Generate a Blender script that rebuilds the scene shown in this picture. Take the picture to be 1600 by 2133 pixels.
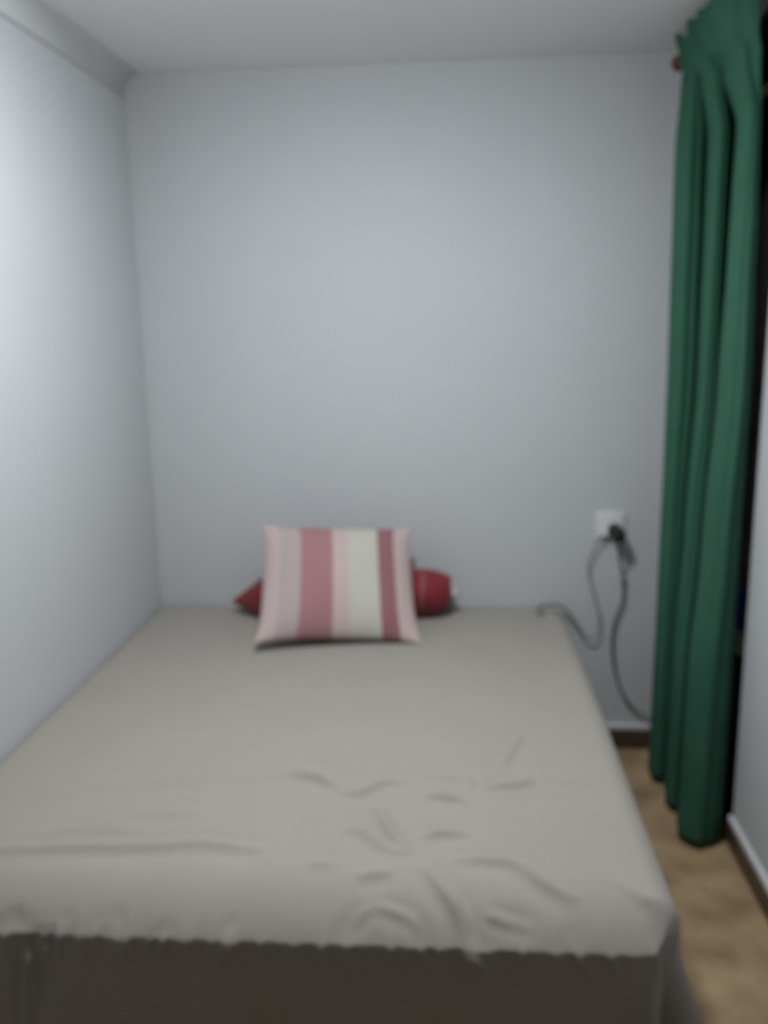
import bpy, bmesh, math, random
import numpy as np
from mathutils import Vector, Matrix

random.seed(7)
rng = np.random.default_rng(7)
scene = bpy.context.scene
C = scene.collection
for o in list(bpy.data.objects):
    bpy.data.objects.remove(o)

# ------------------------------------------------------------------ camera
F_PX = 1835.2                                   # focal length for a 1600 px wide frame
cam_d = bpy.data.cameras.new('camera')
cam_d.sensor_fit = 'HORIZONTAL'
cam_d.sensor_width = 36.0
cam_d.lens = F_PX / 1600 * 36.0
cam_d.clip_start = 0.02
cam_d.dof.use_dof = True                        # the phone focused far too close: everything is soft
cam_d.dof.focus_distance = 0.45
cam_d.dof.aperture_fstop = 8.5
cam = bpy.data.objects.new('camera', cam_d)
C.objects.link(cam)
Rv = Vector((0.99678329, 0.07806317, -0.0181444))
Uv = Vector((0.00126249, 0.21107467, 0.97746912))
Fv = Vector((-0.08013416, 0.97434779, -0.21029715))
m = Matrix.Identity(4)
for i in range(3):
    m[i][0], m[i][1], m[i][2] = Rv[i], Uv[i], -Fv[i]
m[0][3], m[1][3], m[2][3] = 1.10965, -3.12383, 1.58479
cam.matrix_world = m
scene.camera = cam

# ------------------------------------------------------------------ world, exposure
world = bpy.data.worlds.new('world')
scene.world = world
world.use_nodes = True
world.node_tree.nodes['Background'].inputs[0].default_value = (0.02, 0.022, 0.025, 1)
world.node_tree.nodes['Background'].inputs[1].default_value = 0.0
vs = scene.view_settings
vs.view_transform = 'Standard'
vs.look = 'None'
vs.exposure = 0.0
vs.gamma = 1.0
vs.use_curve_mapping = False
LAMP_POS = (0.89, -1.37, 2.4126)                # ceiling lamp of the room, above the foot half of the bed
LAMP_COL = (0.93, 0.975, 1.0)
LAMP_STRENGTH = 137.0

# ------------------------------------------------------------------ room dimensions (metres)
RW = 1.953      # right wall plane (left wall is x = 0, back wall is y = 0)
RH = 2.4126     # ceiling
YF = -4.3       # wall behind the camera
T = 0.12        # wall thickness
NY0, NY1, NZ, ND = -0.62, -0.10, 2.4126, 0.55    # wardrobe niche in the right wall

# ------------------------------------------------------------------ material helpers
def lin(c):
    return tuple(((v / 255) / 12.92 if v / 255 <= 0.04045 else ((v / 255 + 0.055) / 1.055) ** 2.4) for v in c)

def material(name, col, rough=0.7, col2=None, scale=8.0, bump=0.0, bump_scale=60.0, sheen=0.0, spec=0.3, detail=4.0):
    mt = bpy.data.materials.new(name)
    mt.use_nodes = True
    nt = mt.node_tree
    b = nt.nodes['Principled BSDF']
    b.inputs['Roughness'].default_value = rough
    b.inputs['Specular IOR Level'].default_value = spec
    if sheen:
        b.inputs['Sheen Weight'].default_value = sheen
    tc = nt.nodes.new('ShaderNodeTexCoord')
    n = nt.nodes.new('ShaderNodeTexNoise')
    n.inputs['Scale'].default_value = scale
    n.inputs['Detail'].default_value = detail
    nt.links.new(tc.outputs['Object'], n.inputs['Vector'])
    r = nt.nodes.new('ShaderNodeValToRGB')
    c2 = col2 if col2 else tuple(v * 0.94 for v in col)
    r.color_ramp.elements[0].position = 0.3
    r.color_ramp.elements[1].position = 0.7
    r.color_ramp.elements[0].color = (*c2, 1)
    r.color_ramp.elements[1].color = (*col, 1)
    nt.links.new(n.outputs['Fac'], r.inputs['Fac'])
    nt.links.new(r.outputs['Color'], b.inputs['Base Color'])
    if bump:
        n2 = nt.nodes.new('ShaderNodeTexNoise')
        n2.inputs['Scale'].default_value = bump_scale
        n2.inputs['Detail'].default_value = 3
        nt.links.new(tc.outputs['Object'], n2.inputs['Vector'])
        bp = nt.nodes.new('ShaderNodeBump')
        bp.inputs['Strength'].default_value = bump
        bp.inputs['Distance'].default_value = 0.003
        nt.links.new(n2.outputs['Fac'], bp.inputs['Height'])
        nt.links.new(bp.outputs['Normal'], b.inputs['Normal'])
    return mt

M = {}
M['wall'] = material('wall_paint', (0.50, 0.513, 0.527), 0.85, (0.487, 0.50, 0.513), 3.0, 0.25, 180, spec=0.2)
M['ceiling'] = material('ceiling_paint', (0.86, 0.87, 0.88), 0.9, (0.84, 0.85, 0.86), 2.0, 0.2, 120, spec=0.15)
M['far_wall'] = material('far_wall_paint', (0.09, 0.075, 0.065), 0.85, (0.07, 0.06, 0.05), 3.0, 0.2, 180, spec=0.2)
M['floor'] = material('floor_stone', (0.43, 0.31, 0.18), 0.45, (0.23, 0.145, 0.085), 7.0, 0.05, 40, spec=0.35, detail=8)
M['skirting'] = material('skirting_stone', (0.085, 0.058, 0.04), 0.4, (0.055, 0.036, 0.026), 14.0, 0.05, 60)
M['white_edge'] = material('skirting_white_edge', (0.66, 0.66, 0.67), 0.6, None, 20.0)
M['sheet'] = material('taupe_sheet', (0.300, 0.274, 0.244), 0.85, (0.289, 0.264, 0.235), 5.0, 0.15, 500, sheen=0.1, spec=0.15)
M['mattress'] = material('mattress_ticking', (0.6, 0.58, 0.55), 0.9, None, 30)
M['dark_wood'] = material('bed_base_wood', (0.06, 0.04, 0.03), 0.5, (0.03, 0.02, 0.015), 12)
M['curtain'] = material('green_curtain', (0.030, 0.104, 0.068), 0.75, (0.026, 0.093, 0.061), 9.0, 0.2, 400, spec=0.2)
M['rod_wood'] = material('brown_rod_wood', (0.12, 0.045, 0.02), 0.45, (0.07, 0.028, 0.014), 25)
M['rail_wood'] = material('light_rail_wood', (0.30, 0.17, 0.08), 0.5, (0.2, 0.11, 0.05), 25)
M['niche'] = material('niche_shade_lining', (0.018, 0.016, 0.02), 0.7, (0.012, 0.011, 0.014), 15)  # near-black base colour carries the shade of the recess
M['coat'] = material('plum_coat', (0.40, 0.34, 0.42), 0.9, (0.33, 0.28, 0.34), 12, 0.2, 300, sheen=0.15)  # dark plum lightened to stand in for light that barely enters the recess
M['black_box'] = material('black_plastic', (0.008, 0.008, 0.010), 0.6, None, 10)
M['blue'] = material('blue_fabric', (0.13, 0.18, 0.80), 0.7, (0.10, 0.14, 0.70), 20)
M['white_cloth'] = material('white_fabric', (0.75, 0.75, 0.73), 0.8, None, 30)
M['tie'] = material('off_white_cord', (0.50, 0.49, 0.46), 0.8, None, 30)
M['plate'] = material('white_socket_plastic', (0.64, 0.64, 0.635), 0.4, None, 10, spec=0.4)
M['black_plug'] = material('black_plug_plastic', (0.006, 0.006, 0.009), 0.5, None, 10)
M['grey_cable'] = material('grey_cable', (0.17, 0.17, 0.18), 0.5, None, 20)
M['dark_cable'] = material('dark_grey_cable', (0.10, 0.105, 0.12), 0.5, None, 20)
M['bluish'] = material('blue_grey_clip', (0.16, 0.16, 0.26), 0.5, None, 20)
M['red'] = material('dark_red_fabric', (0.20, 0.016, 0.022), 0.7, (0.15, 0.011, 0.016), 14, 0.25, 300, sheen=0.2, spec=0.25)
M['red_band'] = material('faded_red_band', (0.26, 0.085, 0.08), 0.75, (0.21, 0.065, 0.06), 30)
M['lamp_base'] = material('lamp_white_metal', (0.8, 0.8, 0.8), 0.4, None, 10)

def stripes_material():
    mt = bpy.data.materials.new('striped_cushion_cotton')
    mt.use_nodes = True
    nt = mt.node_tree
    b = nt.nodes['Principled BSDF']
    b.inputs['Roughness'].default_value = 0.85
    b.inputs['Specular IOR Level'].default_value = 0.15
    b.inputs['Sheen Weight'].default_value = 0.1
    uv = nt.nodes.new('ShaderNodeUVMap')
    uv.uv_map = 'stripe'
    sx = nt.nodes.new('ShaderNodeSeparateXYZ')
    nt.links.new(uv.outputs['UV'], sx.inputs[0])
    rp = nt.nodes.new('ShaderNodeValToRGB')
    rp.color_ramp.interpolation = 'CONSTANT'
    pink = (0.455, 0.355, 0.345, 1)
    grey = (0.40, 0.33, 0.32, 1)
    rose = (0.31, 0.158, 0.165, 1)
    ivory = (0.445, 0.425, 0.375, 1)
    rose2 = (0.25, 0.115, 0.125, 1)
    pts = [(0.0, pink), (0.105, grey), (0.245, rose), (0.455, pink), (0.565, ivory), (0.76, rose2), (0.875, pink)]
    els = rp.color_ramp.elements
    els[0].position, els[0].color = pts[0]
    els[1].position, els[1].color = pts[1]
    for pos, c in pts[2:]:
        e = els.new(pos)
        e.color = c
    nt.links.new(sx.outputs['X'], rp.inputs['Fac'])
    # fine woven dashes in the grey-pink stripe
    wv = nt.nodes.new('ShaderNodeTexWave')
    wv.bands_direction = 'DIAGONAL'
    wv.inputs['Scale'].default_value = 26
    wv.inputs['Distortion'].default_value = 1.5
    nt.links.new(uv.outputs['UV'], wv.inputs['Vector'])
    g1 = nt.nodes.new('ShaderNodeMath'); g1.operation = 'GREATER_THAN'; g1.inputs[1].default_value = 0.12
    g2 = nt.nodes.new('ShaderNodeMath'); g2.operation = 'LESS_THAN'; g2.inputs[1].default_value = 0.24
    g3 = nt.nodes.new('ShaderNodeMath'); g3.operation = 'MULTIPLY'
    g4 = nt.nodes.new('ShaderNodeMath'); g4.operation = 'MULTIPLY'
    g5 = nt.nodes.new('ShaderNodeMath'); g5.operation = 'MULTIPLY'; g5.inputs[1].default_value = 0.35
    nt.links.new(sx.outputs['X'], g1.inputs[0]); nt.links.new(sx.outputs['X'], g2.inputs[0])
    nt.links.new(g1.outputs[0], g3.inputs[0]); nt.links.new(g2.outputs[0], g3.inputs[1])
    nt.links.new(g3.outputs[0], g4.inputs[0]); nt.links.new(wv.outputs['Fac'], g4.inputs[1])
    nt.links.new(g4.outputs[0], g5.inputs[0])
    mx = nt.nodes.new('ShaderNodeMixRGB')
    mx.inputs['Color2'].default_value = (0.30, 0.24, 0.26, 1)
    nt.links.new(g5.outputs[0], mx.inputs['Fac'])
    nt.links.new(rp.outputs['Color'], mx.inputs['Color1'])
    nt.links.new(mx.outputs['Color'], b.inputs['Base Color'])
    return mt
M['stripes'] = stripes_material()

def emission_material():
    mt = bpy.data.materials.new('lamp_diffuser')
    mt.use_nodes = True
    b = mt.node_tree.nodes['Principled BSDF']
    b.inputs['Base Color'].default_value = (0.9, 0.9, 0.9, 1)
    b.inputs['Emission Color'].default_value = (*LAMP_COL, 1)
    b.inputs['Emission Strength'].default_value = LAMP_STRENGTH
    return mt
M['diffuser'] = emission_material()

# ------------------------------------------------------------------ object helpers
def tag(o, label=None, cat=None, group=None, kind=None):
    if label: o['label'] = label
    if cat: o['category'] = cat
    if group: o['group'] = group
    if kind: o['kind'] = kind
    return o

def empty(name, loc=(0, 0, 0)):
    o = bpy.data.objects.new(name, None)
    o.empty_display_size = 0.1
    C.objects.link(o)
    o.location = loc
    return o

def obj(name, mesh, mat, parent=None, smooth=True):
    """links a mesh built in world coordinates; under a parent it keeps its place"""
    o = bpy.data.objects.new(name, mesh)
    C.objects.link(o)
    mesh.materials.append(M[mat])
    if smooth:
        for p in mesh.polygons:
            p.use_smooth = True
    if parent is not None:
        o.parent = parent
        pm = Matrix.Translation(parent.location)
        if parent.parent is not None:
            pm = Matrix.Translation(parent.parent.location)
        o.matrix_parent_inverse = pm.inverted()
    return o

def mesh_from(verts, faces, name='mesh'):
    me = bpy.data.meshes.new(name)
    me.from_pydata([tuple(map(float, v)) for v in verts], [], faces)
    me.update()
    return me

def bm_mesh(bm):
    bmesh.ops.recalc_face_normals(bm, faces=bm.faces[:])
    me = bpy.data.meshes.new('mesh')
    bm.to_mesh(me)
    bm.free()
    return me

def bm_box(bm, lo, hi, bevel=0.0, seg=2):
    r = bmesh.ops.create_cube(bm, size=1.0)
    vs_ = r['verts']
    for v in vs_:
        v.co = Vector([lo[i] + (v.co[i] + 0.5) * (hi[i] - lo[i]) for i in range(3)])
    if bevel:
        ed = list({e for v in vs_ for e in v.link_edges})
        bmesh.ops.bevel(bm, geom=ed, offset=bevel, segments=seg, affect='EDGES', profile=0.5)

def box(lo, hi, bevel=0.0, seg=2):
    bm = bmesh.new()
    bm_box(bm, lo, hi, bevel, seg)
    return bm_mesh(bm)

def smooth_path(pts, n=10):
    """Catmull-Rom through pts"""
    P = [np.array(q, float) for q in pts]
    P = [2 * P[0] - P[1]] + P + [2 * P[-1] - P[-2]]
    out = []
    for i in range(1, len(P) - 2):
        for k in range(n):
            t = k / n
            a, b, c, d = P[i - 1], P[i], P[i + 1], P[i + 2]
            out.append(0.5 * (2 * b + (c - a) * t + (2 * a - 5 * b + 4 * c - d) * t * t + (3 * b - a - 3 * c + d) * t ** 3))
    out.append(P[-2])
    return np.array(out)

def tube(path, rad, seg=8):
    path = np.asarray(path, float)
    n = len(path)
    rads = np.full(n, rad) if np.isscalar(rad) else np.interp(np.linspace(0, 1, n), np.linspace(0, 1, len(rad)), rad)
    verts, faces = [], []
    up = None
    for i in range(n):
        t = path[min(i + 1, n - 1)] - path[max(i - 1, 0)]
        t = t / (np.linalg.norm(t) + 1e-12)
        if up is None:
            up = np.array([0, 0, 1.0]) if abs(t[2]) < 0.9 else np.array([1.0, 0, 0])
        a = up - t * (up @ t)
        a /= np.linalg.norm(a) + 1e-12
        up = a
        b = np.cross(t, a)
        for k in range(seg):
            an = 2 * math.pi * k / seg
            verts.append(path[i] + rads[i] * (a * math.cos(an) + b * math.sin(an)))
    for i in range(n - 1):
        for k in range(seg):
            faces.append((i * seg + k, i * seg + (k + 1) % seg, (i + 1) * seg + (k + 1) % seg, (i + 1) * seg + k))
    faces.append(tuple(range(seg))[::-1])
    faces.append(tuple((n - 1) * seg + k for k in range(seg)))
    me = mesh_from(verts, faces)
    bm = bmesh.new(); bm.from_mesh(me); bmesh.ops.recalc_face_normals(bm, faces=bm.faces[:]); bm.to_mesh(me); bm.free()
    return me

def lathe(origin, axis, prof, seg=24):
    """prof: list of (distance along axis, radius)"""
    ax = np.array(axis, float); ax /= np.linalg.norm(ax)
    path = [np.array(origin, float) + ax * d for d, _ in prof]
    u = np.array([0, 0, 1.0]) if abs(ax[2]) < 0.9 else np.array([1.0, 0, 0])
    a = u - ax * (u @ ax); a /= np.linalg.norm(a)
    b = np.cross(ax, a)
    verts, faces = [], []
    for q, (d, r) in zip(path, prof):
        for k in range(seg):
            an = 2 * math.pi * k / seg
            verts.append(q + r * (a * math.cos(an) + b * math.sin(an)))
    n = len(prof)
    for i in range(n - 1):
        for k in range(seg):
            faces.append((i * seg + k, i * seg + (k + 1) % seg, (i + 1) * seg + (k + 1) % seg, (i + 1) * seg + k))
    faces.append(tuple(range(seg)))
    faces.append(tuple((n - 1) * seg + k for k in range(seg)))
    me = mesh_from(verts, faces)
    bm = bmesh.new(); bm.from_mesh(me)
    bmesh.ops.remove_doubles(bm, verts=bm.verts[:], dist=1e-5)
    bmesh.ops.recalc_face_normals(bm, faces=bm.faces[:]); bm.to_mesh(me); bm.free()
    return me

def struct(name, mesh, mat, label, smooth=False):
    return tag(obj(name, mesh, mat, None, smooth), label, None, None, 'structure')

# ================================================================== THE SETTING
struct('floor', box((-T, YF - T, -0.10), (RW + ND + T, T, 0.0)), 'floor', 'mottled brown stone floor beside the bed')
struct('ceiling', box((-T, YF - T, RH), (RW + ND + T, T, RH + 0.10)), 'ceiling', 'plain white plaster ceiling')
struct('wall_left', box((-T, YF, 0.0), (0.0, 0.0, RH)), 'wall', 'white painted wall running along the side of the bed')
struct('wall_back', box((-T, 0.0, 0.0), (RW + ND + T, T, RH)), 'wall', 'pale grey-white wall at the head of the bed')
struct('wall_front', box((-T, YF - T, 0.0), (RW + ND + T, YF, RH)), 'far_wall', 'wall behind the viewer')

bm = bmesh.new()                                # right wall with the niche opening
bm_box(bm, (RW, YF, 0.0), (RW + T, NY0, RH))
bm_box(bm, (RW, NY1, 0.0), (RW + T, 0.0, RH))
struct('wall_right', bm_mesh(bm), 'wall', 'white wall beside the green curtain')

bm = bmesh.new()                                # lining of the niche, its unlit gloom painted in as near-black
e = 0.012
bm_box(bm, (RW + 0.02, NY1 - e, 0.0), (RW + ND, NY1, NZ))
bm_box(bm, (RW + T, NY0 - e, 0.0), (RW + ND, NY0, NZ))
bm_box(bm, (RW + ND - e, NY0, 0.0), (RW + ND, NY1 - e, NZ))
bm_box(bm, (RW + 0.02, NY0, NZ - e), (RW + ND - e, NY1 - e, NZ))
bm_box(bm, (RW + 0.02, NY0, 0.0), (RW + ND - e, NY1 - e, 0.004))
struct('wall_niche', bm_mesh(bm), 'niche', 'lining of the recess behind the green curtain, its shade painted dark')

# plaster cove between left wall and ceiling
bm = bmesh.new()
prof = []
for k in range(13):
    a = k / 12 * math.pi / 2
    prof.append((0.06 - 0.06 * math.cos(a), RH - 0.072 + 0.072 * math.sin(a)))
prof.append((0.0, RH))
vs0 = [bm.verts.new((x, -0.0005, z)) for x, z in prof]
vs1 = [bm.verts.new((x, YF, z)) for x, z in prof]
n = len(prof)
for k in range(n):
    bm.faces.new((vs0[k], vs0[(k + 1) % n], vs1[(k + 1) % n], vs1[k]))
bm.faces.new(vs0); bm.faces.new(vs1[::-1])
struct('trim_1', bm_mesh(bm), 'ceiling', 'white plaster cove between wall and ceiling above the bed', True)

# stone skirting with a white painted edge on top
SK, WE = 0.076, 0.024
s = struct('baseboard_back', box((0.0, -0.012, 0.0), (RW - 0.012, 0.0, SK), 0.002), 'skirting', 'dark brown stone skirting at the foot of the back wall')
obj('painted_edge', box((0.0, -0.014, SK), (RW - 0.014, 0.0, SK + WE), 0.003), 'white_edge', s)
s = struct('baseboard_right', box((RW - 0.012, YF, 0.0), (RW, NY0, SK), 0.002), 'skirting', 'dark brown stone skirting along the wall beside the curtain')
obj('painted_edge', box((RW - 0.014, YF, SK), (RW, NY0, SK + WE), 0.003), 'white_edge', s)

# ================================================================== BED
BX0, BX1, BY0, BY1, BZ = 0.004, 1.516, -1.752, -0.004, 0.561
R_SIDE_L, R_SIDE_R, R_FOOT, R_HEAD = 0.025, 0.055, 0.145, 0.03
def sstep(x, a, b):
    t = np.clip((x - a) / (b - a), 0, 1)
    return t * t * (3 - 2 * t)

WRINKLES = [  # (height, width, [points on the sheet]) : long shallow folds, the knot and its rays, the pulls over the foot edge
 (.0050, .020, [(0.101, -1.418, 0.561), (0.294, -1.351, 0.561), (0.432, -1.33, 0.561), (0.722, -1.273, 0.561), (0.779, -1.279, 0.561), (0.822, -1.305, 0.561), (0.848, -1.336, 0.561)]),
 (.0075, .014, [(0.722, -1.273, 0.561), (0.779, -1.279, 0.561), (0.822, -1.305, 0.561), (0.848, -1.336, 0.561)]),
 (.0085, .014, [(0.848, -1.336, 0.561), (0.893, -1.348, 0.561), (0.938, -1.304, 0.561), (0.997, -1.284, 0.561)]),
 (.0050, .014, [(0.753, -1.19, 0.561), (0.827, -1.216, 0.561), (0.865, -1.248, 0.561)]),
 (.0085, .018, [(0.02, -1.61, 0.561), (0.196, -1.599, 0.561), (0.32, -1.586, 0.561), (0.485, -1.576, 0.561), (0.599, -1.559, 0.561), (0.68, -1.568, 0.561), (0.74, -1.575, 0.561)]),
 (.0040, .018, [(0.23, -1.547, 0.561), (0.359, -1.512, 0.561), (0.463, -1.514, 0.561)]),
 (.0040, .018, [(0.421, -1.455, 0.561), (0.565, -1.443, 0.561)]),
 (.0100, .012, [(1.043, -1.353, 0.561), (1.074, -1.352, 0.561), (1.111, -1.362, 0.561), (1.132, -1.377, 0.561)]),
 (.0055, .013, [(1.034, -1.256, 0.561), (1.123, -1.274, 0.561), (1.149, -1.322, 0.561)]),
 (.0090, .014, [(1.165, -1.321, 0.561), (1.209, -1.3, 0.561), (1.252, -1.29, 0.561), (1.287, -1.263, 0.561)]),
 (.0045, .016, [(1.287, -1.263, 0.561), (1.423, -1.286, 0.561)]),
 (.0040, .015, [(1.175, -1.341, 0.561), (1.249, -1.332, 0.561), (1.332, -1.344, 0.561)]),
 (.0060, .014, [(1.21, -1.233, 0.561), (1.24, -1.138, 0.561), (1.276, -1.042, 0.561)]),
 (.0085, .014, [(1.022, -1.571, 0.561), (0.99, -1.517, 0.561), (0.96, -1.448, 0.561), (0.941, -1.402, 0.561)]),
 (.0075, .015, [(1.017, -1.571, 0.561), (0.968, -1.552, 0.561), (0.925, -1.503, 0.561), (0.878, -1.488, 0.561)]),
 (.0085, .014, [(1.043, -1.515, 0.561), (1.077, -1.496, 0.561), (1.141, -1.495, 0.561)]),
 (.0090, .016, [(1.102, -1.586, 0.561), (1.167, -1.585, 0.561), (1.222, -1.595, 0.561), (1.272, -1.643, 0.56), (1.333, -1.681, 0.546)]),
 (.0090, .014, [(1.046, -1.604, 0.561), (1.08, -1.656, 0.557), (1.107, -1.692, 0.538), (1.124, -1.72, 0.506), (1.145, -1.752, 0.472), (1.17, -1.752, 0.43)]),
 (.0060, .015, [(0.92, -1.645, 0.559), (0.956, -1.635, 0.561), (0.992, -1.629, 0.561)]),
 (.0040, .015, [(0.823, -1.615, 0.561), (0.879, -1.609, 0.561)]),
 (.0065, .010, [(1.167, -1.703, 0.529), (1.206, -1.712, 0.518), (1.253, -1.718, 0.51)]),
 (.0070, .010, [(1.137, -1.714, 0.516), (1.171, -1.725, 0.497), (1.197, -1.733, 0.474), (1.22, -1.752, 0.44)]),
 (.0055, .010, [(0.961, -1.696, 0.535), (1.024, -1.711, 0.519), (1.059, -1.729, 0.485), (1.075, -1.752, 0.455)]),
 (.0050, .010, [(0.893, -1.73, 0.484), (0.927, -1.718, 0.51), (0.952, -1.699, 0.533)]),
 (.0060, .012, [(0.459, -1.723, 0.501), (0.487, -1.728, 0.49)]),
 (.0070, .012, [(0.551, -1.725, 0.496), (0.575, -1.732, 0.477)]),
 (.0035, .020, [(0.613, -1.088, 0.561), (0.734, -1.069, 0.561), (0.881, -1.063, 0.561), (1.052, -1.103, 0.561)]),
 (.0022, .022, [(0.308, -1.073, 0.561), (0.585, -1.07, 0.561)]),
 (.0090, .010, [(0.309, -1.715, 0.515), (0.314, -1.733, 0.47), (0.318, -1.752, 0.43), (0.30, -1.752, 0.30), (0.28, -1.752, 0.06)]),
 (.0090, .012, [(0.350, -1.725, 0.495), (0.352, -1.752, 0.45)]),
 (.0090, .012, [(0.268, -1.715, 0.515), (0.285, -1.730, 0.48)]),
]

def bed_sheet():
    xs = np.concatenate([np.linspace(BX0, BX1, 290)])
    ys = np.concatenate([np.linspace(BY0, -0.98, 180), np.linspace(-0.98, BY1, 80)[1:]])
    nx, ny = len(xs), len(ys)
    gx, gy = np.meshgrid(xs, ys)
    top = np.stack([gx.ravel(), gy.ravel(), np.full(nx * ny, BZ)], 1)
    idx = np.arange(nx * ny).reshape(ny, nx)
    ring = list(idx[0, :]) + list(idx[1:, -1]) + list(idx[-1, -2::-1]) + list(idx[-2:0:-1, 0])
    nr = len(ring)
    zl = np.concatenate([np.linspace(BZ, BZ - 0.14, 26)[1:], np.linspace(BZ - 0.14, 0.045, 22)[1:]])
    sides = []
    for z in zl:
        q = top[ring].copy(); q[:, 2] = z
        sides.append(q)
    P = np.concatenate([top] + sides)
    faces = []
    for j in range(ny - 1):
        for i in range(nx - 1):
            faces.append((idx[j, i], idx[j, i + 1], idx[j + 1, i + 1], idx[j + 1, i]))
    prev = np.array(ring)
    base = nx * ny
    for l in range(len(zl)):
        cur = np.arange(base + l * nr, base + (l + 1) * nr)
        for k in range(nr):
            k2 = (k + 1) % nr
            faces.append((prev[k], cur[k], cur[k2], prev[k2]))
        prev = cur
    # plan corners
    x, y, z = P[:, 0].copy(), P[:, 1].copy(), P[:, 2].copy()
    N = np.zeros((len(P), 2)); q = np.full(len(P), 9.0)
    for d, n in ((x - BX0, (-1, 0)), (BX1 - x, (1, 0)), (y - BY0, (0, -1)), (BY1 - y, (0, 1))):
        s_ = d < q
        q = np.where(s_, d, q); N[s_] = n
    for cx_, sx_, cy_, sy_, R in ((BX1, 1, BY1, 1, 0.13), (BX1, 1, BY0, -1, 0.075), (BX0, -1, BY0, -1, 0.04), (BX0, -1, BY1, 1, 0.03)):
        ix, iy = cx_ - sx_ * R, cy_ - sy_ * R
        dx, dy = (x - ix) * sx_, (y - iy) * sy_
        s_ = (dx > 1e-9) & (dy > 1e-9)
        mm = np.maximum(dx, dy); ll = np.hypot(dx, dy) + 1e-12
        f = np.where(s_, mm / ll, 1)
        ux, uy = dx / ll, dy / ll
        x = np.where(s_, ix + sx_ * dx * f, x); y = np.where(s_, iy + sy_ * dy * f, y)
        q = np.where(s_, R - mm, q)
        N[s_, 0] = (sx_ * ux)[s_]; N[s_, 1] = (sy_ * uy)[s_]
    r = N[:, 0] ** 2 * np.where(N[:, 0] > 0, R_SIDE_R, R_SIDE_L) + N[:, 1] ** 2 * np.where(N[:, 1] > 0, R_HEAD, R_FOOT)
    a, b = r - q, r - (BZ - z)
    s_ = (a > 0) & (b > 0)
    mm = np.maximum(a, b); ll = np.hypot(a, b) + 1e-12
    a2, b2 = np.where(s_, a * mm / ll, a), np.where(s_, b * mm / ll, b)
    # the foot edge rolls gently and then breaks over a crease into the vertical drop
    TH = math.radians(50)
    R2 = r / math.sin(TH)
    wf = np.where(N[:, 1] < 0, N[:, 1] ** 2, 0.0)
    on_top = b >= r - 1e-9
    th = TH * np.clip(a / r, 0, 1)
    drop = R2 * (1 - math.cos(TH))
    fa = np.where(on_top, R2 * np.sin(th), r)
    fb = np.where(on_top, r - R2 * (1 - np.cos(th)), b * (r - drop) / r)
    a2 = np.where(s_, a2 * (1 - wf) + fa * wf, a2)
    b2 = np.where(s_, b2 * (1 - wf) + fb * wf, b2)
    x = x + N[:, 0] * (a2 - a); y = y + N[:, 1] * (a2 - a); z = z + (b2 - b)
    # outward normals
    nz_ = np.where(s_, b / ll, np.where(b >= a, 1.0, 0.0))
    nh = np.where(s_, a / ll, np.where(b >= a, 0.0, 1.0))
    wz = np.where(s_, np.where(on_top, np.cos(th), 0.0), nz_); wh = np.where(s_, np.where(on_top, np.sin(th), 1.0), nh)
    nz_ = nz_ * (1 - wf) + wz * wf; nh = nh * (1 - wf) + wh * wf
    ln = np.hypot(nz_, nh) + 1e-9; nz_ /= ln; nh /= ln
    NN = np.stack([N[:, 0] * nh, N[:, 1] * nh, nz_], 1)
    Q = np.stack([x, y, z], 1)
    # wrinkles
    disp = np.zeros(len(Q))
    for h, w, pts in WRINKLES:
        pp = smooth_path(pts, 5)
        lo, hi = pp.min(0) - 4 * w, pp.max(0) + 4 * w
        sel = np.where(((Q > lo) & (Q < hi)).all(1))[0]
        S = Q[sel]
        best = np.full(len(S), 9.0); bt = np.zeros(len(S))
        for k in range(len(pp) - 1):
            A, B = pp[k], pp[k + 1]; AB = B - A
            t = np.clip(((S - A) @ AB) / (AB @ AB + 1e-12), 0, 1)
            d = np.linalg.norm(S - A - t[:, None] * AB, axis=1)
            u = d < best
            best = np.where(u, d, best); bt = np.where(u, (k + t) / (len(pp) - 1), bt)
        fade = np.sin(np.clip(bt, 0, 1) * math.pi) ** 0.5
        disp[sel] += h * 1.25 * fade * (np.exp(-(best / (w * 0.75)) ** 2) - 0.35 * np.exp(-((best - 1.8 * w) / w) ** 2))
    # broad unevenness of the mattress
    disp += 0.0025 * np.sin(2.7 * x + 1.0) * np.sin(3.9 * y) * nz_
    # gathers where the sheet turns down over the foot
    tt = BZ - z
    foot = (N[:, 1] < -0.5) * np.clip(-N[:, 1], 0, 1)
    g = np.zeros(len(Q)); gz = np.zeros(len(Q))
    xc = 0.03
    while xc < 1.50:
        wd = rng.uniform(0.005, 0.012); am = rng.uniform(0.15, 1.0); sl = rng.uniform(-0.5, 0.5)
        reach = rng.uniform(0.012, 0.045)
        xx = x - xc - sl * (tt - 0.06)
        gg = am * np.exp(-(xx / wd) ** 2)
        g += gg * sstep(tt, reach, 0.062) * (0.15 + 0.85 * (1 - sstep(tt, 0.066, 0.14)))
        gz += gg * sstep(tt, 0.03, 0.062) * (1 - sstep(tt, 0.07, 0.13))
        xc += rng.uniform(0.014, 0.05)
    disp += 0.0075 * g * foot
    zdrop = 0.007 * gz * foot
    # soft hanging folds lower down
    low = sstep(tt, 0.13, 0.35) * (nh > 0.95)
    along = np.where(np.abs(N[:, 0]) > np.abs(N[:, 1]), y, x)
    disp += low * (0.008 * np.sin(along * 21 + 0.6) + 0.006 * np.sin(along * 37 + 2.0)) * (x > 0.03) * np.where(N[:, 1] > 0.5, 0, 1) * np.where(N[:, 0] < -0.5, 0, 1)
    # loose pleat at the foot corner, flaring outwards below the edge
    ang = np.degrees(np.arctan2(N[:, 0], -N[:, 1]))
    near = np.exp(-((x - BX1) ** 2 + (y - BY0) ** 2) / 0.17 ** 2)
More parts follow.
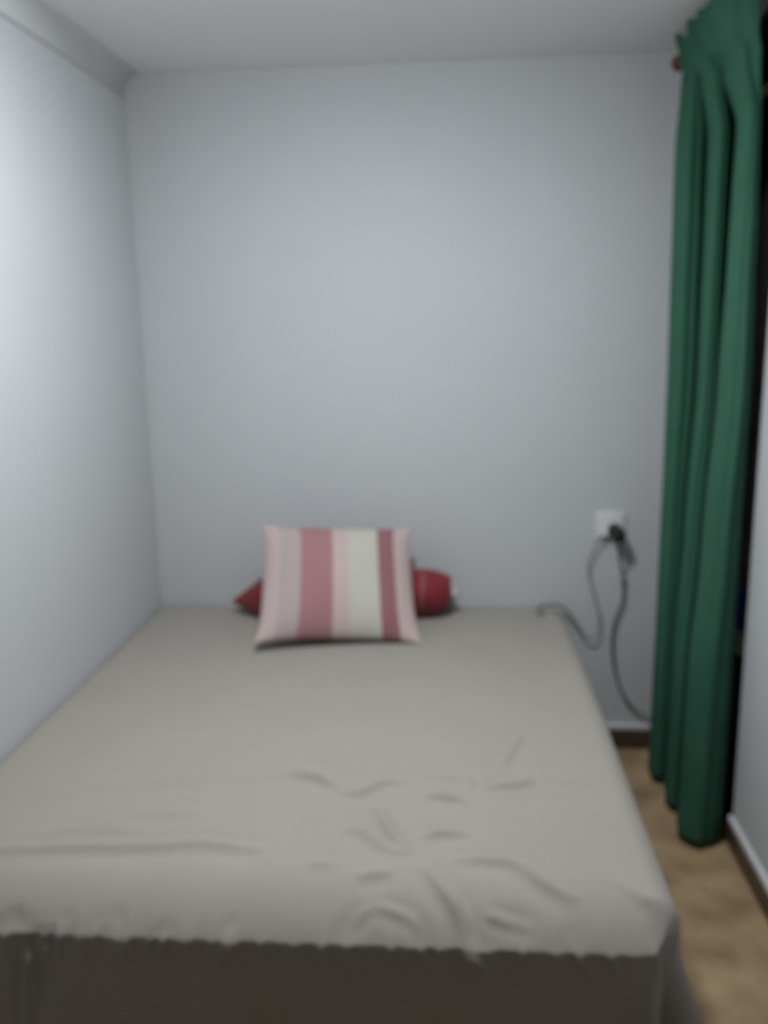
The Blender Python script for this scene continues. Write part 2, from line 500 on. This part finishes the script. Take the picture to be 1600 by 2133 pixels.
    fl = sstep(tt, 0.075, 0.24) * (nh > 0.5) * near
    dxy = np.hypot(x - (BX1 - 0.03), y - BY0)
    disp += fl * (0.050 * np.exp(-((ang - 62) / 28) ** 2) * (ang > 1) + 0.030 * np.exp(-((x - (BX1 - 0.062)) / 0.012) ** 2) * (ang <= 45) - 0.020 * np.exp(-((ang - 30) / 12) ** 2) * (ang > 1))
    Q = Q + NN * disp[:, None]
    Q[:, 2] -= zdrop
    Q[:, 0] = np.maximum(Q[:, 0], 0.003)
    Q[:, 1] = np.minimum(Q[:, 1], -0.003)
    return mesh_from(Q, faces)

bed = empty('bed', (0.76, -0.87, 0.0))
tag(bed, 'double bed under a wrinkled taupe sheet, pushed into the corner', 'bed')
obj('bed_sheet', bed_sheet(), 'sheet', bed)
obj('mattress', box((0.04, -1.63, 0.33), (1.44, -0.04, 0.53), 0.05, 3), 'mattress', bed)
obj('bed_base', box((0.05, -1.66, 0.20), (1.45, -0.04, 0.33), 0.01), 'dark_wood', bed)
for lx in (0.12, 1.38):
    for ly in (-1.58, -0.14):
        obj('leg', lathe((lx, ly, 0.0), (0, 0, 1), [(0, 0.02), (0.005, 0.024), (0.20, 0.032)], 12), 'dark_wood', bed)

# ================================================================== PILLOWS
def cushion_mesh(W_, H_, T_, nu=48, nv=44, ear=0.05):
    """square cushion in its own frame: x width, y height (0..H), z thickness, with pinched ears; uv 'stripe'"""
    verts, faces, uvs = [], [], []
    def pt(u, v, side):
        pin_u = 1 - ear * (1 - abs(v) ** 4) * 1.3
        pin_v = 1 - ear * (1 - abs(u) ** 4) * 1.3
        X = u * W_ / 2 * pin_u
        Y = v * H_ / 2 * pin_v
        th = T_ / 2 * (max(0, 1 - abs(u) ** 2.4) ** 0.62) * (max(0, 1 - abs(v) ** 2.4) ** 0.62)
        th *= 1 + 0.05 * math.sin(5 * u + 2) * math.cos(4 * v) * side
        return (X, Y + H_ / 2, side * (th + 0.002))
    us = [math.sin(math.pi / 2 * (-1 + 2 * i / nu)) * 0.5 + 0.5 * (-1 + 2 * i / nu) for i in range(nu + 1)]
    vv = [math.sin(math.pi / 2 * (-1 + 2 * j / nv)) * 0.5 + 0.5 * (-1 + 2 * j / nv) for j in range(nv + 1)]
    for side in (1, -1):
        base = len(verts)
        for j in range(nv + 1):
            for i in range(nu + 1):
                verts.append(pt(us[i], vv[j], side)); uvs.append((us[i] * 0.5 + 0.5, vv[j] * 0.5 + 0.5))
        for j in range(nv):
            for i in range(nu):
                q = (base + j * (nu + 1) + i, base + j * (nu + 1) + i + 1, base + (j + 1) * (nu + 1) + i + 1, base + (j + 1) * (nu + 1) + i)
                faces.append(q if side > 0 else q[::-1])
    half = (nu + 1) * (nv + 1)
    rim = [i for i in range(nu + 1)] + [j * (nu + 1) + nu for j in range(1, nv + 1)] + [nv * (nu + 1) + i for i in range(nu - 1, -1, -1)] + [j * (nu + 1) for j in range(nv - 1, 0, -1)]
    for k in range(len(rim)):
        a, b = rim[k], rim[(k + 1) % len(rim)]
        faces.append((b, a, a + half, b + half))
    me = mesh_from(verts, faces)
    ul = me.uv_layers.new(name='stripe')
    for lp in me.loops:
        ul.data[lp.index].uv = uvs[lp.vertex_index]
    return me

BOT = Vector((0.735, -0.450, 0.574))
TOPC = Vector((0.704, -0.175, 0.882))
xdir = Vector((0.506, 0.125, 0.0)).normalized()
ydir = (TOPC - BOT).normalized()
xdir = (xdir - ydir * xdir.dot(ydir)).normalized()
zdir = xdir.cross(ydir)
HC = (TOPC - BOT).length
me = cushion_mesh(0.525, HC + 0.02, 0.15)
# world-space placement, bottom corners spread, bottom edge drooping onto the sheet
for v in me.vertices:
    x, y, z = v.co
    k = y / HC
    x *= 1.0 + 0.035 * (1 - k)
    bend = 0.03 * (abs(x) / 0.25) ** 2 * max(0, 1 - k * 2.2)
    p = BOT + xdir * x + ydir * (y - bend * 0.35) + zdir * (z + bend * 0.6)
    p.z = max(p.z, 0.5645)
    v.co = p
cush = obj('striped_cushion', me, 'stripes')
tag(cush, 'square cushion with pink, rose and ivory stripes leaning on the red pillow', 'cushion')

# red roll-shaped pillow: cone at one end, blunt at the other
pil = empty('red_pillow', (0.70, -0.12, 0.563))
tag(pil, 'dark red roll-shaped pillow lying behind the striped cushion', 'pillow')
AX0, AX1 = np.array((0.306, -0.125, 0.604)), np.array((1.092, -0.112, 0.641))
def roll(s, an, grow=0.0):
    """point of the roll at s in 0..1 along it"""
    lenx = 0.786
    d = s * lenx
    rad = 0.083 * min(1.0, (d / 0.135) ** 0.9) if d < 0.135 else 0.083
    ce = lenx - d
    if ce < 0.075:
        rad = 0.083 * (1 - 0.30 * (1 - ce / 0.075) ** 1.6)
    rad *= 1 + 0.03 * math.sin(9 * s + 1) + 0.02 * math.sin(3 * an + 14 * s)
    c = AX0 + (AX1 - AX0) * np.array([s, s, min(1.0, s * 3.0)])
    y, z = math.cos(an) * (rad * 1.12 + grow), math.sin(an) * (rad + grow)
    q = c + np.array([0.012 * math.sin(an) * (s - .5), y, z])
    q[2] = max(q[2], 0.5635); q[1] = min(q[1], -0.004)
    return q
def roll_mesh(s0, s1, n, grow=0.0, seg=40):
    verts, faces = [], []
    for i in range(n + 1):
        for k in range(seg):
            verts.append(roll(s0 + (s1 - s0) * i / n, 2 * math.pi * k / seg, grow))
    for i in range(n):
        for k in range(seg):
            faces.append((i * seg + k, i * seg + (k + 1) % seg, (i + 1) * seg + (k + 1) % seg, (i + 1) * seg + k))
    faces.append(tuple(range(seg))); faces.append(tuple(n * seg + k for k in range(seg)))
    me = mesh_from(verts, faces)
    bm = bmesh.new(); bm.from_mesh(me); bmesh.ops.recalc_face_normals(bm, faces=bm.faces[:]); bm.to_mesh(me); bm.free()
    return me
obj('pillow_case', roll_mesh(0.004, 1.0, 70), 'red', pil)
o = obj('band', roll_mesh(0.868, 0.886, 3, 0.0022), 'red_band', pil)
o['label'] = 'paler red woven band'
o = obj('tie', lathe((1.088, -0.115, 0.640), (1, 0.05, -0.15), [(0, 0.010), (0.004, 0.019), (0.018, 0.022), (0.03, 0.016), (0.037, 0.004)], 14), 'tie', pil)
o['label'] = 'white knotted tie at the end of the red pillow'

# ================================================================== CURTAIN
def curtain():
    # plan control points (y, x) at several heights, folds drift slightly with height
    LOW = [(-.16, 1.86), (-.19, 1.800), (-.245, 1.794), (-.268, 1.812), (-.262, 1.828), (-.245, 1.842),
           (-.30, 1.828), (-.38, 1.812), (-.43, 1.808), (-.448, 1.820), (-.440, 1.836), (-.418, 1.850),
           (-.47, 1.834), (-.55, 1.810), (-.61, 1.803), (-.652, 1.828), (-.652, 1.872), (-.62, 1.918)]
    MID = [(-.16, 1.86), (-.19, 1.796), (-.245, 1.791), (-.268, 1.822), (-.262, 1.852), (-.240, 1.872),
           (-.30, 1.864), (-.37, 1.852), (-.415, 1.857), (-.42, 1.870), (-.405, 1.886), (-.380, 1.898),
           (-.45, 1.882), (-.54, 1.857), (-.60, 1.855), (-.635, 1.875), (-.63, 1.900), (-.60, 1.924)]
    TOP = [(-.16, 1.85), (-.19, 1.789), (-.245, 1.783), (-.268, 1.810), (-.262, 1.842), (-.238, 1.868),
           (-.30, 1.860), (-.37, 1.846), (-.415, 1.852), (-.42, 1.868), (-.40, 1.888), (-.352, 1.915),
           (-.45, 1.900), (-.54, 1.866), (-.60, 1.862), (-.63, 1.872), (-.625, 1.887), (-.60, 1.905)]
    HEAD = [(-.20, 1.800), (-.218, 1.780), (-.238, 1.762), (-.256, 1.785), (-.285, 1.800), (-.325, 1.799),
            (-.352, 1.785), (-.37, 1.763), (-.386, 1.785), (-.410, 1.800), (-.435, 1.798), (-.455, 1.782),
            (-.47, 1.765), (-.492, 1.790), (-.535, 1.800), (-.57, 1.774), (-.61, 1.800), (-.64, 1.862)]
    def mix(A, B, f, dx=0.0):
        return [(a[0] * (1 - f) + b[0] * f, a[1] * (1 - f) + b[1] * f + dx) for a, b in zip(A, B)]
    NECK = [(y, x + (0.020 if k < 4 else 0.004)) for k, (y, x) in enumerate(HEAD)]
    K = {0.012: LOW, 0.50: mix(LOW, MID, 0.12), 0.95: mix(LOW, MID, 0.55), 1.40: MID, 1.75: mix(MID, TOP, 0.5), 2.08: TOP,
         2.24: mix(TOP, NECK, 0.45, 0.004), 2.295: mix(TOP, NECK, 0.85, 0.004), 2.345: mix(NECK, HEAD, 0.4), 2.392: mix(HEAD, HEAD, 0, -0.001)}
    zs_k = sorted(K)
    curves = np.array([smooth_path([(a, b, 0) for a, b in K[z]], 14)[:, :2] for z in zs_k])   # level, s, 2
    ns = curves.shape[1]
    zs = np.concatenate([np.linspace(0.012, 2.2, 70), np.linspace(2.2, 2.392, 26)[1:]])
    verts, faces = [], []
    for z in zs:
        w = np.interp(z, zs_k, np.arange(len(zs_k)))
        i0 = min(int(w), len(zs_k) - 2); f = w - i0
        f = f * f * (3 - 2 * f)
        cv = curves[i0] * (1 - f) + curves[i0 + 1] * f
        head = float(sstep(np.array(z), 2.27, 2.36))
        for k in range(ns):
            s_ = k / (ns - 1)
            xx = cv[k, 1] + 0.003 * math.sin(83 * s_ + 1.3 * z) * (1 - head)
            yy = cv[k, 0] + 0.0035 * math.sin(101 * s_ - 0.9 * z + 1.0) * (1 - head)
            xx += head * 0.0055 * math.sin(190 * s_)
            zz = z
            if z > 2.38:
                zz += 0.006 * math.sin(60 * s_)
            if z < 0.02:
                zz += 0.004 * math.sin(23 * s_)
            verts.append((xx, yy, zz))
    for j in range(len(zs) - 1):
        for k in range(ns - 1):
            faces.append((j * ns + k, j * ns + k + 1, (j + 1) * ns + k + 1, (j + 1) * ns + k))
    return mesh_from(verts, faces)
cur = empty('curtain', (1.85, -0.43, 0.0))
tag(cur, 'long green pleated curtain hanging in front of the recess', 'curtain')
o = obj('curtain_panel', curtain(), 'curtain', cur)
sm = o.modifiers.new('thickness', 'SOLIDIFY'); sm.thickness = 0.003; sm.offset = 0

rod = empty('curtain_rod', (1.81, -0.43, 2.343))
tag(rod, 'brown wooden curtain rod with a round end behind the green heading', 'rod')
obj('pole', tube([(1.799, -0.172, 2.337), (1.806, -0.19, 2.336), (1.817, -0.23, 2.335), (1.817, -0.585, 2.335)], 0.012, 12), 'rod_wood', rod)
obj('finial', lathe((1.782, -0.135, 2.340), (0.55, -1, 0), [(0, 0.006), (0.004, 0.017), (0.014, 0.024), (0.026, 0.022), (0.036, 0.013), (0.045, 0.013)], 16), 'rod_wood', rod)
for by in (-0.26, -0.52):
    obj('bracket', box((1.808, by - 0.008, 2.345), (1.822, by + 0.008, RH - 0.0005), 0.002), 'rod_wood', rod)

# ================================================================== INSIDE THE RECESS
cr = obj('clothes_rail', tube([(2.045, NY1 - 0.012, 2.244), (2.045, NY0, 2.244)], 0.016, 14), 'rail_wood')
tag(cr, 'light wooden clothes rail high up in the dark recess', 'rail')

coat = empty('hanging_coat', (2.06, -0.42, 0.80))
tag(coat, 'plum coat in lightened colour hanging in the recess between curtain and wall', 'coat')
def coat_body():
    verts, faces = [], []
    seg, nl = 40, 40
    for j in range(nl + 1):
        t = j / nl
        z = 0.78 + (2.13 - 0.78) * t
        hw = 0.20 - 0.02 * t
        hd = 0.075 - 0.01 * t
        if t > 0.86:
            k = (t - 0.86) / 0.14
            hw *= 1 - 0.72 * k ** 1.3; hd *= 1 - 0.35 * k
        for i in range(seg):
            a = 2 * math.pi * i / seg
            fold = 1 + 0.10 * (1 - t) * math.sin(7 * a + 2 * t)
            x = 2.165 + hw * math.copysign(abs(math.cos(a)) ** 0.7, math.cos(a)) * fold
            y = -0.445 + hd * math.sin(a) * fold
            verts.append((max(x, RW + 0.012), y, z))
    for j in range(nl):
        for i in range(seg):
            faces.append((j * seg + i, j * seg + (i + 1) % seg, (j + 1) * seg + (i + 1) % seg, (j + 1) * seg + i))
    faces.append(tuple(range(seg))[::-1]); faces.append(tuple(nl * seg + i for i in range(seg)))
    return mesh_from(verts, faces)
obj('coat_body', coat_body(), 'coat', coat)
obj('sleeve', tube(smooth_path([(2.05, -0.43, 2.0), (2.020, -0.465, 1.85), (2.015, -0.485, 1.6), (2.02, -0.49, 1.38)], 8), [0.045, 0.055, 0.05, 0.042], 14), 'coat', coat)
obj('sleeve', tube(smooth_path([(2.31, -0.43, 2.0), (2.35, -0.45, 1.85), (2.36, -0.47, 1.6), (2.35, -0.48, 1.38)], 8), [0.045, 0.055, 0.05, 0.042], 14), 'coat', coat)
obj('hanger', tube(smooth_path([(2.06, -0.42, 2.06), (2.13, -0.42, 2.11), (2.195, -0.42, 2.135), (2.19, -0.42, 2.20), (2.15, -0.42, 2.258), (2.09, -0.42, 2.272), (2.045, -0.42, 2.264), (2.022, -0.42, 2.245)], 8), 0.0035, 8), 'rail_wood', coat)

crate = empty('storage_box', (2.2, -0.33, 0.004))
tag(crate, 'black storage box standing on the floor of the recess', 'box')
obj('box_body', box((1.985, -0.56, 0.005), (2.44, -0.135, 0.525), 0.012), 'black_box', crate)
obj('box_lid', box((1.970, -0.575, 0.525), (2.455, -0.125, 0.560), 0.010), 'black_box', crate)

bag = empty('cloth_bag', (2.06, -0.3, 0.56))
tag(bag, 'blue and white cloth bag lying on the black storage box', 'bag')
def blob(lo, hi, lean, nse=12, nri=10):
    verts, faces = [], []
    c = [(lo[i] + hi[i]) / 2 for i in range(3)]; h = [(hi[i] - lo[i]) / 2 for i in range(3)]
    for j in range(nri + 1):
        ph = -math.pi / 2 + math.pi * j / nri
        for i in range(nse):
            a = 2 * math.pi * i / nse
            sg = lambda v, e: math.copysign(abs(v) ** e, v)
            x = c[0] + h[0] * sg(math.cos(ph), .55) * sg(math.cos(a), .6)
            y = c[1] + h[1] * sg(math.cos(ph), .55) * sg(math.sin(a), .6)
            z = c[2] + h[2] * sg(math.sin(ph), .7)
            k = (z - lo[2]) / (hi[2] - lo[2])
            verts.append((x + lean[0] * k, y + lean[1] * k + 0.006 * math.sin(5 * a + 3 * k), z))
    for j in range(nri):
        for i in range(nse):
            faces.append((j * nse + i, j * nse + (i + 1) % nse, (j + 1) * nse + (i + 1) % nse, (j + 1) * nse + i))
    me = mesh_from(verts, faces)
    bm = bmesh.new(); bm.from_mesh(me); bmesh.ops.remove_doubles(bm, verts=bm.verts[:], dist=1e-5)
    bmesh.ops.recalc_face_normals(bm, faces=bm.faces[:]); bm.to_mesh(me); bm.free()
    return me
obj('bag_body', blob((1.960, -0.52, 0.561), (2.14, -0.22, 0.765), (0.0, 0.05), 28, 20), 'blue', bag)
o = obj('bag_panel', blob((1.958, -0.54, 0.561), (2.03, -0.36, 0.640), (0.0, 0.03), 24, 16), 'white_cloth', bag)
o['label'] = 'white lower panel of the blue bag'

# ================================================================== SOCKET, PLUG, CABLES
sock = empty('wall_socket', (1.664, 0.0, 0.86))
tag(sock, 'white square wall socket above the side of the bed', 'socket')
obj('socket_plate', box((1.614, -0.010, 0.812), (1.714, -0.0, 0.912), 0.004, 3), 'plate', sock)
obj('socket_well', lathe((1.672, -0.010, 0.850), (0, -1, 0), [(0, 0.026), (0.003, 0.026), (0.004, 0.023), (0.002, 0.021)], 28), 'plate', sock)

plug = empty('black_plug', (1.690, -0.012, 0.838))
tag(plug, 'black plug in the wall socket with a dark cord hanging to the floor', 'plug')
obj('plug_body', lathe((1.676, -0.013, 0.848), (0.10, -1, -0.10), [(0, 0.022), (0.003, 0.024), (0.045, 0.024), (0.07, 0.022), (0.082, 0.018), (0.086, 0.008)], 24), 'black_plug', plug)
obj('cord', tube(smooth_path([(1.684, -0.085, 0.836), (1.682, -0.086, 0.808), (1.688, -0.06, 0.765), (1.702, -0.030, 0.715), (1.713, -0.020, 0.660), (1.714, -0.02, 0.588), (1.690, -0.02, 0.510), (1.682, -0.02, 0.422), (1.698, -0.02, 0.310), (1.724, -0.022, 0.235), (1.761, -0.024, 0.179), (1.815, -0.028, 0.141), (1.878, -0.035, 0.104), (1.915, -0.06, 0.05), (1.92, -0.09, 0.006)], 8), 0.0042, 8), 'dark_cable', plug)
o = obj('cord_clip', tube([(1.709, -0.0215, 0.690), (1.7125, -0.0205, 0.665), (1.714, -0.02, 0.640)], [0.004, 0.0085, 0.0085, 0.004], 10), 'bluish', plug)
o['label'] = 'blue-grey clip on the cord'

usb = empty('charging_cable', (1.60, -0.02, 0.6))
tag(usb, 'thin grey charging cable looping from the socket onto the bed', 'cable')
obj('cable_plug', box((1.634, -0.030, 0.824), (1.654, -0.009, 0.846), 0.004), 'plate', usb)
obj('cord', tube(smooth_path([(1.640, -0.027, 0.834), (1.618, -0.030, 0.808), (1.600, -0.026, 0.765), (1.588, -0.024, 0.697), (1.612, -0.024, 0.607), (1.634, -0.026, 0.516), (1.622, -0.03, 0.450), (1.585, -0.032, 0.452), (1.556, -0.034, 0.492), (1.520, -0.036, 0.545), (1.488, -0.040, 0.572), (1.455, -0.028, 0.570), (1.425, -0.030, 0.567), (1.405, -0.062, 0.5665), (1.412, -0.092, 0.5665)], 8), [0.003, 0.003, 0.003, 0.003, 0.003, 0.0035, 0.005, 0.0055, 0.0045, 0.004], 8), 'grey_cable', usb)
o = obj('connector', box((1.400, -0.125, 0.5625), (1.424, -0.085, 0.5745), 0.003), 'grey_cable', usb)
o['label'] = 'dark connector at the end of the cable'

# ================================================================== CEILING LAMP
lamp = empty('ceiling_lamp', LAMP_POS)
tag(lamp, 'round white ceiling lamp above the bed', 'lamp')
lx, ly, lz = LAMP_POS
obj('lamp_base', lathe((lx, ly, lz), (0, 0, -1), [(0, 0.165), (0.012, 0.168), (0.022, 0.165), (0.023, 0.01)], 40), 'lamp_base', lamp)
obj('diffuser', lathe((lx, ly, lz - 0.0235), (0, 0, -1), [(0, 0.152), (0.012, 0.153), (0.027, 0.142), (0.038, 0.11), (0.045, 0.06), (0.047, 0.005)], 40), 'diffuser', lamp)
